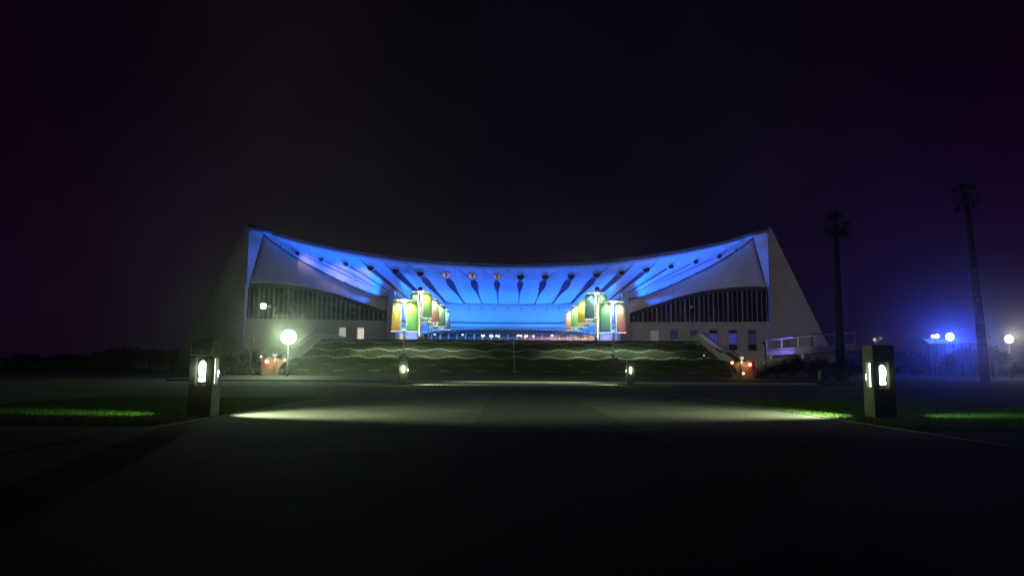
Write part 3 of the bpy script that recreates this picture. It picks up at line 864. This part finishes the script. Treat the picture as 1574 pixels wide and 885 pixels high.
banner_lamp(904, 497, 133, ZP, ((.75, .45, .0), (.72, .68, .0)), ((.6, .6, .5), (.6, .6, .5)), 'banner lamp with a plain yellow cloth, third on the right', 3000)
banner_lamp(892, 505, 146, ZP, ((.25, .60, .06), (.28, .50, .22)), ((.5, .5, .4), (.5, .5, .4)), 'banner lamp with a leaf green cloth, fourth on the right', 3000)
banner_lamp(882, 511, 158, ZP, ((.65, .30, .25), (.5, .5, .42)), ((.5, .5, .4), (.5, .5, .4)), 'banner lamp with a pale pink cloth, farthest on the right', 3000)

# ================================================================== LAMP PILLARS
def lamp_pillar(loc, inner, label, plaque=False, watts=4600, glare=1.0):
    """inner = +1 when the path lies on the +x side"""
    root = empty('lamp_pillar', loc, 0, label, 'lamp pillar', 'concrete lamp pillars along the path')
    w, z1, z2, z3 = .345, .93, 1.76, 2.28
    sh = B(); box(sh, -w, w, -w, w, -.05, z1)
    bmesh.ops.bevel(sh, geom=sh.edges[:], offset=.02, segments=2, affect='EDGES')
    obj('shaft', sh, M['post'], root)
    cw = .19
    for ax in (-1, 1):
        for ay in (-1, 1):
            obj('corner_post', bbox(*sorted((ax * w, ax * (w - cw))), *sorted((ay * w, ay * (w - cw))), z1 + .002, z2 - .002, bev=.01), M['post'], root)
    cap = B(); box(cap, -w, w, -w, w, z2, z3); bmesh.ops.bevel(cap, geom=cap.edges[:], offset=.02, segments=2, affect='EDGES')
    cp = obj('cap', cap, M['post'], root)
    bm = B(); g = .035
    for (x0, x1, za, zb) in ((-w + .01, w - .01, z3 - .06, z3 - .06 + g), (-w + .01, w - .01, z2 + .04, z2 + .04 + g), (-w + .01, -w + .01 + g, z2 + .075, z3 - .06), (w - .01 - g, w - .01, z2 + .075, z3 - .06)):
        box(bm, x0, x1, -w - .02, -w + .01, za, zb)
    if plaque:
        obj('plaque_frame', bm, M['kerb'], cp)
        obj('plaque', bbox(-w + .05, w - .05, -w - .012, -w + .01, z2 + .08, z3 - .065), mat('plaque_metal', (.22, .23, .21), .5, .35, 9), cp)
    else: bm.free()
    # bulb: elongated glass envelope on a small foot
    obj('bulb', lathe(B(), [(.03, 1.03), (.10, 1.04), (.105, 1.11), (.085, 1.16), (.09, 1.24), (.115, 1.36), (.12, 1.48), (.085, 1.60), (.03, 1.66)], 20, (0, -.21, 0)), M['e_bulb'], root, True)
    # milky lenses in the two side openings
    for sx in (-1, 1):
        lw, n = .15, 7
        rows = []
        for k in range(n):
            t = k / (n - 1); z = z1 + .04 + t * (z2 - z1 - .08)
            row = []
            for q in range(5):
                yy = -lw + 2 * lw * q / 4
                row.append(Vector((sx * (w - .115 + .05 * math.sin(math.pi * t) * math.sin(math.pi * q / 4)), yy, z)))
            rows.append(row)
        slab('lens', rows, (-sx * .02, 0, 0), M['e_pillar'], root)
        obj('lens_light_block', bbox(*sorted((sx * (w - .125), sx * (w - .14))), -.154, .154, z1 + .003, z2 - .003), M['blackm'], root)  # added black plate, keeps lens light out of the chamber
    lx = w - .005
    # beams through the side openings, thrown across the path and the lawn
    spot('path_beam', (inner * lx, .05, 1.35), (inner * 6.5, 3.3, -1.1), MERC, watts * 1.0, 110, 1.0, root, .05)
    spot('lawn_beam', (-inner * lx, 0, 1.35), (-inner * 3.1, .75, 0), (.60, 1, .32), watts * .16, 42, .9, root, .05)
    point('lamp_glow', (0, -w - .12, 1.35), MERC, 7 * glare, root, .08)
    return root
pl = G(312, 640); pr_ = G(1354, 642)
lamp_pillar((pl.x, pl.y, 0), 1, 'big lamp pillar with framed plate on top, left of the path in front', True, glare=.9)
lamp_pillar((pr_.x, pr_.y, 0), -1, 'big lamp pillar on the right of the path, nearest the camera', glare=.15)
fl = G(620, 591.2); fr_ = G(969, 591.8)
lamp_pillar((fl.x, fl.y, 0), 1, 'small looking far lamp pillar below the left yellow banners', glare=8, watts=5000)
lamp_pillar((fr_.x, fr_.y, 0), -1, 'small looking far lamp pillar below the right pink banner', glare=2, watts=3000)

# ================================================================== STREET LAMP (left, with the strongest glow)
def street_lamp(p, zg, label, m, col, watts, r=.35, arms=1):
    root = empty('street_lamp', (p.x, p.y, zg), 0, label, 'street lamp')
    h = p.z - zg
    obj('pole', lathe(B(), [(.14, 0), (.14, .5), (.07, .6), (.055, h - r)], 14), M['blackm'], root, True)
    if arms == 1:
        obj('globe', ball(B(), (0, 0, h), r), m, root, True)
        point('globe_light', (0, -r - .25, h), col, watts, root, .3)
    else:
        obj('crossbar', tube(B(), (-.55, 0, h - r - .1), (.55, 0, h - r - .1), .05), M['steel'], root)
        for sx in (-.55, .55):
            obj('globe', ball(B(), (sx, 0, h), r if sx > 0 else r * .7), m, root, True)
        point('globe_light', (0, -r - .25, h), col, watts, root, .3)
    return root
street_lamp(At(443.5, 518, 86), .3, 'tall lamp with glaring green white globe left of the stairs', M['e_street'], STREET, 2600, .8)
street_lamp(At(1460, 517.5, 185), 0, 'lamp with dazzling blue globe far off on the right', M['e_bluelamp'], (.02, .05, 1.0), 19000, .9)
street_lamp(At(1551, 521, 150), 0, 'white globe lamp at the right edge of the view', M['e_cool'], (1, .95, .75), 2600, .75)
street_lamp(At(1437, 516.5, 180), 0, 'small twin globe lamp left of the blue lamp', M['e_cool'], (.6, .7, 1), 300, .45, 2)
street_lamp(At(1344, 521.5, 230), 0, 'tiny yellow globe lamp behind the right lamp pillar', M['e_win'], (1, .95, .6), 60, .42)
street_lamp(At(1353.5, 519.5, 230), 0, 'tiny whitish globe lamp beside the tiny yellow one', M['e_windim'], (.8, .8, 1), 40, .5)
street_lamp(At(1082, 546, 103.2), LZ, 'tiny pale step light standing near the right end of the landing', M['e_win'], (.8, 1, .9), 4, .1)

# ================================================================== BROWN ENTRANCE LODGES either side of the stairs
for s_, lab in ((-1, 'left'), (1, 'right')):
    Yk = 88.4
    c = At(421, 587, Yk) if s_ < 0 else At(1141, 577, Yk)
    root = empty('lodge', (c.x, Yk, 0), 0, 'small brown lodge with arched end and warm lamps at the %s foot of the stairs' % lab, 'lodge')
    f = -s_   # mirror so the arch faces the stairs
    k = Yk / F
    prof = [(-1.45, .55), (-1.45, 2.5), (1.3, 2.35), (1.2, 2.0), (.85, 1.7), (.55, 1.3), (.45, .9), (.5, .55)]
    obj('wall', prism(B(), [(f * a, b) for a, b in prof], 0, 2.6), M['brown'], root)
    obj('plinth', bbox(*sorted((f * -1.5, f * .9)), -.12, 2.7, 0, .548, bev=.02), M['soil'], root)
    obj('end_panel', bbox(*sorted((f * -1.52, f * -1.22)), -.06, -.004, .7, 2.55), M['red'], root)
    pil = obj('lamp_post', bbox(f * .12 - .1, f * .12 + .1, -.26, -.06, .549, 3.0), M['soil'], root)
    obj('up_down_lamp', tube(B(), (f * .12, -.42, 2.62), (f * .12, -.42, 2.95), .15, .32 if s_ < 0 else .22, n=14), M['e_win'], root)
    ox = s_ * 2.9
    obj('added_mast', tube(B(), (ox, .3, 0), (ox, .3, 4.4), .06, n=8), M['blackm'], root)  # mast and its floodlight are added to light the arena wings
    obj('floodlight', tube(B(), (ox, .25, 4.5), (ox, .7, 4.62), .12, .2, n=12), M['blackm'], root)
    if s_ < 0: spot('added_wing_light', (ox, .8, 4.65), (ox - 16, 86, 19), (.80, .84, .74), 17000, 28, .6, root)
    else: spot('added_wing_light', (ox, .8, 4.65), (ox + 19, 86, 16), (1, .90, .98), 30000, 38, .5, root)
    spot('up_light', (f * .12, -.45, 3.1), (f * .12, 1, 7), (.8, 1, .6), 260, 90, .8, root)
    spot('down_light', (f * .12, -.45, 2.5), (f * .12, .6, 0), (1, .75, .45), 120, 120, .8, root)
    for px, pz, r_, mm in ((-.85, 2.05, .20, 'e_orange' if s_ < 0 else 'e_red'), (1.25, 2.25, .15, 'e_warm' if s_ < 0 else 'e_orange'), (-.05 if s_ > 0 else -1.55, 1.0 if s_ > 0 else 2.62, .13 if s_ > 0 else .07, 'e_orange' if s_ > 0 else 'e_cool')):
        obj('round_lamp', ball(B(), (f * px, -.25, pz), r_), M[mm], root, True)
    point('lodge_light', (f * -.5, -.7, 2.1), (1, .55, .3), 30, root, .1)

# ================================================================== RAISED WALKWAY (right)
wl = [(1178.5, 522.5, 537.5, 150.0), (1201.5, 520.5, 536, 143.5), (1226.5, 518, 534.5, 137.0), (1253.5, 515.5, 532.5, 130.5), (1283.5, 513.3, 531, 124.5), (1314.5, 510.8, 528.5, 119.0)]
root = empty('walkway', (At(*wl[0][:2], 150).x, 150, 0), 0, 'raised pale walkway with square framed railing beside the right pier', 'walkway')
T = [At(a, b, y) for a, b, c, y in wl]; Bo = [At(a, c, y) for a, b, c, y in wl]
bm = B()
for a, b in zip(T, T[1:]): tube(bm, a, b, .16, n=4)
for a, b in zip(Bo, Bo[1:]): tube(bm, a, b, .16, n=4)
for a, b in zip(T, Bo): tube(bm, a, b, .15, n=4)
o = W2(obj('railing', bm, M['bluewall'], root), root)
rows = [[p + Vector((0, .05, -.25)) for p in Bo], [p + Vector((0, .05, -1.1)) for p in Bo]]
W2(slab('deck', rows, (3.2, .6, 0), M['bluewall'], root, smooth=False), root)
for k in (0, 2, 4):
    W2(obj('support', tube(B(), (Bo[k].x + .8, Bo[k].y, 0), (Bo[k].x + .8, Bo[k].y, Bo[k].z - 1.11), .3, n=14), M['bluewall'], root), root)
spot('walkway_light', (T[0].x - 5, 138, 7.5), (T[1].x + 1, 143, 6.3), (.22, .18, 1.0), 3200, 85, .8, None, .2).name = 'walkway_light'

# marker posts on the lawn
for px, py, h, lab in ((1260.5, 587, 1.35, 'pale short post on the dark lawn left of the right lamp pillar'), (1290.5, 572, 1.2, 'thin pale post just left of the right lamp pillar')):
    g = G(px, py) if py > 580 else Vector((At(px, py, 100).x, 100, 0))
    h_ = h if py > 580 else 2.2
    root = empty('marker_post', g, 0, lab, 'post')
    obj('shaft', lathe(B(), [(.19, 0), (.19, h_ - .2), (.15, h_)], 14), M['concrete'], root, True)
    obj('cap', lathe(B(), [(.2, h_ + .002), (.12, h_ + .1)], 14), M['steel'], root)

# ================================================================== VEGETATION
def leaf_cloud(bm, blobs, n, size, seed):
    r = random.Random(seed)
    for _ in range(n):
        cx, cy, cz, rx, ry, rz_ = r.choice(blobs)
        while True:
            v = Vector((r.uniform(-1, 1), r.uniform(-1, 1), r.uniform(-1, 1)))
            if .25 < v.length < 1: break
        v = v * (r.uniform(.7, 1.12))
        p = Vector((cx + v.x * rx, cy + v.y * ry, max(.02, cz + v.z * rz_)))
        s = size * r.uniform(.6, 1.4)
        a = Vector((r.gauss(0, 1), r.gauss(0, 1), r.gauss(0, 1))).normalized(); b = a.orthogonal().normalized()
        bm.faces.new([bm.verts.new(p + a * s), bm.verts.new(p + b * s * .5), bm.verts.new(p - a * s), bm.verts.new(p - b * s * .5)])
def shrub(x, y, w, h, label, seed, n=900, size=.14, group='dark shrubs beside the stairs and walkway'):
    r = random.Random(seed)
    root = empty('shrub', (x, y, 0), 0, label, 'shrub', group)
    bl = [(0, 0, h * .45, w * .7, w * .5, h * .5)] + [(r.uniform(-w, w) * .7, r.uniform(-.5, .5) * w, h * r.uniform(.3, .62), w * r.uniform(.3, .5), w * .35, h * r.uniform(.25, .38)) for _ in range(6)]
    bm = B(); leaf_cloud(bm, bl, n, size, seed); obj('foliage', bm, M['leaf'], root)
    bm = B()
    for k in range(5): tube(bm, (r.uniform(-.2, .2) * w, r.uniform(-.2, .2) * w, 0), (r.uniform(-.6, .6) * w, r.uniform(-.3, .3) * w, h * .7), .05, .02, n=6)
    obj('stem', bm, M['bark'], root)
for k, (px, top, y, w, lab) in enumerate((
        (1172, 548, 108, 2.6, 'dark shrub just right of the right lodge'),
        (1196, 543, 112, 2.8, 'dark rounded shrub under the left end of the walkway'),
        (1216, 533, 115, 2.5, 'tallest dark shrub in front of the walkway railing'),
        (1240, 541, 112, 2.7, 'dark shrub under the middle of the walkway'),
        (1268, 544, 110, 2.8, 'dark shrub in front of the walkway supports'),
        (1299, 545, 106, 2.4, 'dark shrub beside the thin pale post'),
        (388, 534, 118, 3.5, 'dark shrub behind the left lodge'),
        (356, 530, 120, 3.6, 'dark shrub right of the near left lamp pillar'))):
    p = At(px, top, y)
    shrub(p.x, y, w, p.z, lab, 40 + k, 1500, .17)

def far_tree(px, top, y, w, label, seed):
    p = At(px, top, y); r = random.Random(seed); h = p.z
    root = empty('tree', (p.x, y, 0), 0, label, 'tree', 'low trees on the dark skyline')
    obj('trunk', lathe(B(), [(.3, 0), (.22, h * .4), (.12, h * .7)], 8), M['bark'], root)
    bl = [(0, 0, h * .65, w * .6, w * .6, h * .32)] + [(r.uniform(-w, w) * .7, r.uniform(-w, w) * .4, h * r.uniform(.45, .75), w * .4, w * .4, h * .22) for _ in range(7)]
    bm = B(); leaf_cloud(bm, bl, 1300, .42, seed); obj('crown', bm, M['far'], root)
for k, (px, top, y, w, lab) in enumerate((
        (196, 529, 190, 5.5, 'highest dark tree on the left skyline'),
        (232, 534, 195, 5.0, 'dark tree on the left skyline, right of the highest'),
        (268, 535, 190, 5.0, 'dark tree on the skyline left of the plated lamp pillar'),
        (150, 538, 205, 6.0, 'low dark tree on the left skyline, left of the highest'),
        (96, 542, 210, 6.0, 'low dark tree far out on the left skyline'),
        (40, 543, 215, 6.0, 'low dark tree near the left edge of the photo'),
        (1400, 536, 215, 6.0, 'dark tree under the twin globe lamp'),
        (1478, 531, 170, 5.0, 'dark tree in front of the far low roof'),
        (1523, 528, 175, 4.5, 'dark tree between the right palm and the white lamp'),
        (1345, 531, 220, 6.0, 'dark tree behind the right lamp pillar'))):
    far_tree(px, top, y, w, lab, 90 + k)
bm = B()
leaf_cloud(bm, [(x, 330 + rng.uniform(-25, 25), 2.0, 9, 6, rng.uniform(2.5, 5.5)) for x in range(-300, 310, 10)], 14000, .8, 5)
tag(obj('distant_woods', bm, M['far']), 'dark far off belt of woods along the horizon', 'woods', kind='stuff')

def palm(px_top, py_top, px_b, y, label, seed):
    p = At(px_top, py_top, y); b = At(px_b, 560, y)
    root = empty('palm_tree', (b.x, y, 0), 0, label, 'palm tree', 'tall palms on the right')
    off = p.x - b.x; h = p.z
    bm = B(); prev = None
    n = 26
    for k in range(n):
        t0, t1 = k / n, (k + 1) / n
        r0 = .62 - .30 * t0 + (.14 if k % 2 else 0) * .3
        tube(bm, (off * t0 ** 1.3, 0, h * t0 * .99), (off * t1 ** 1.3, 0, h * t1 * .99), r0, .60 - .30 * t1, n=12)
    obj('trunk', bm, M['bark'], root, True)
    r = random.Random(seed)
    bm = B()
    for k in range(46):
        an = r.uniform(0, 2 * math.pi); el = r.uniform(-.9, 1.2); L = r.uniform(2.0, 2.9)
        d = Vector((math.cos(an) * math.cos(el), math.sin(an) * math.cos(el), math.sin(el)))
        c = Vector((off, 0, h)); side = d.cross(Vector((0, 0, 1))).normalized()
        base = c + d * L * .55 + Vector((0, 0, -.1))
        tube(bm, c, base, .03, .02, n=4)
        for q in range(14):
            a = -1.15 + 2.3 * q / 13
            dd = (d * math.cos(a) + side * math.sin(a)).normalized()
            tip = base + dd * L * .5 * (1 - .25 * abs(a)) + Vector((0, 0, -.25 * abs(a) - .2))
            wv = dd.cross(d.cross(side)).normalized() * .07
            v = [bm.verts.new(base + wv), bm.verts.new(base - wv), bm.verts.new(tip)]
            bm.faces.new(v)
    obj('crown', bm, M['frond'], root)
palm(1484, 300, 1513, 95, 'tall leaning palm between the blue and the white lamp', 3)
palm(1284, 345, 1292, 100, 'tall palm behind the walkway left of the right lamp pillar', 4)

# far low pale roof with lit edge
p0, p1 = At(1421, 521.5, 190), At(1504, 524.5, 190)
root = empty('low_building', ((p0.x + p1.x) / 2, 195, 0), 0, 'long low pale roofed building under the blue lamp', 'building')
W2(obj('roof', prism(B(), [(p0.x, p0.z + .3), (p0.x + 4, p0.z + .1), (p1.x, p1.z + .1), (p1.x, p1.z - .2), (p0.x + 2, p1.z - .7)], 191, 198), M['bluewall'], root), root)
for k in range(6):
    W2(obj('column', tube(B(), (p0.x + 2.5 + k * 2.2, 193, 0), (p0.x + 2.5 + k * 2.2, 193, p1.z - .5), .15), M['dark_c'], root), root)

# grass blades where the pillars light the lawn
def blades(name, x0, x1, y0, y1, n, seed):
    g = np.random.default_rng(seed)
    X = g.uniform(x0, x1, n); Yv = g.uniform(y0, y1, n); H = g.uniform(.03, .10, n); A_ = g.uniform(0, 2 * np.pi, n); Wd = .006 + .004 * g.random(n)
    lx, ly = g.normal(0, .025, n), g.normal(0, .025, n)
    v = np.zeros((n * 3, 3)); v[0::3] = np.stack([X - np.cos(A_) * Wd, Yv - np.sin(A_) * Wd, np.zeros(n)], 1)
    v[1::3] = np.stack([X + np.cos(A_) * Wd, Yv + np.sin(A_) * Wd, np.zeros(n)], 1); v[2::3] = np.stack([X + lx, Yv + ly, H], 1)
    me = bpy.data.meshes.new(name); me.from_pydata(v.tolist(), [], np.arange(n * 3).reshape(-1, 3).tolist()); me.materials.append(M['blade'])
    o = bpy.data.objects.new(name, me); COL.objects.link(o)
    return tag(o, 'short grass of the lawn %s of the path' % ('left' if x0 < 0 else 'right'), 'grass', kind='stuff')
blades('grass', -19, PL - .2, 19, 36, 70000, 1)
blades('grass', PR + .2, 21, 19, 36, 70000, 2)

# ================================================================== HAZE
hz = bpy.data.materials.new('haze_air'); hz.use_nodes = True
t = hz.node_tree; t.nodes.clear()
pv = t.nodes.new('ShaderNodeVolumePrincipled'); pv.inputs['Color'].default_value = (.92, .94, .96, 1)
pv.inputs['Density'].default_value = HAZE_DENSITY; pv.inputs['Anisotropy'].default_value = 0.95  # even haze, added so the lamps show a glow
o_ = t.nodes.new('ShaderNodeOutputMaterial'); t.links.new(pv.outputs[0], o_.inputs['Volume'])
tag(obj('haze', bbox(-605, 605, -65, 645, -1.0, 48), hz), 'thin haze added to put a glow round the lamps', 'haze', kind='stuff')
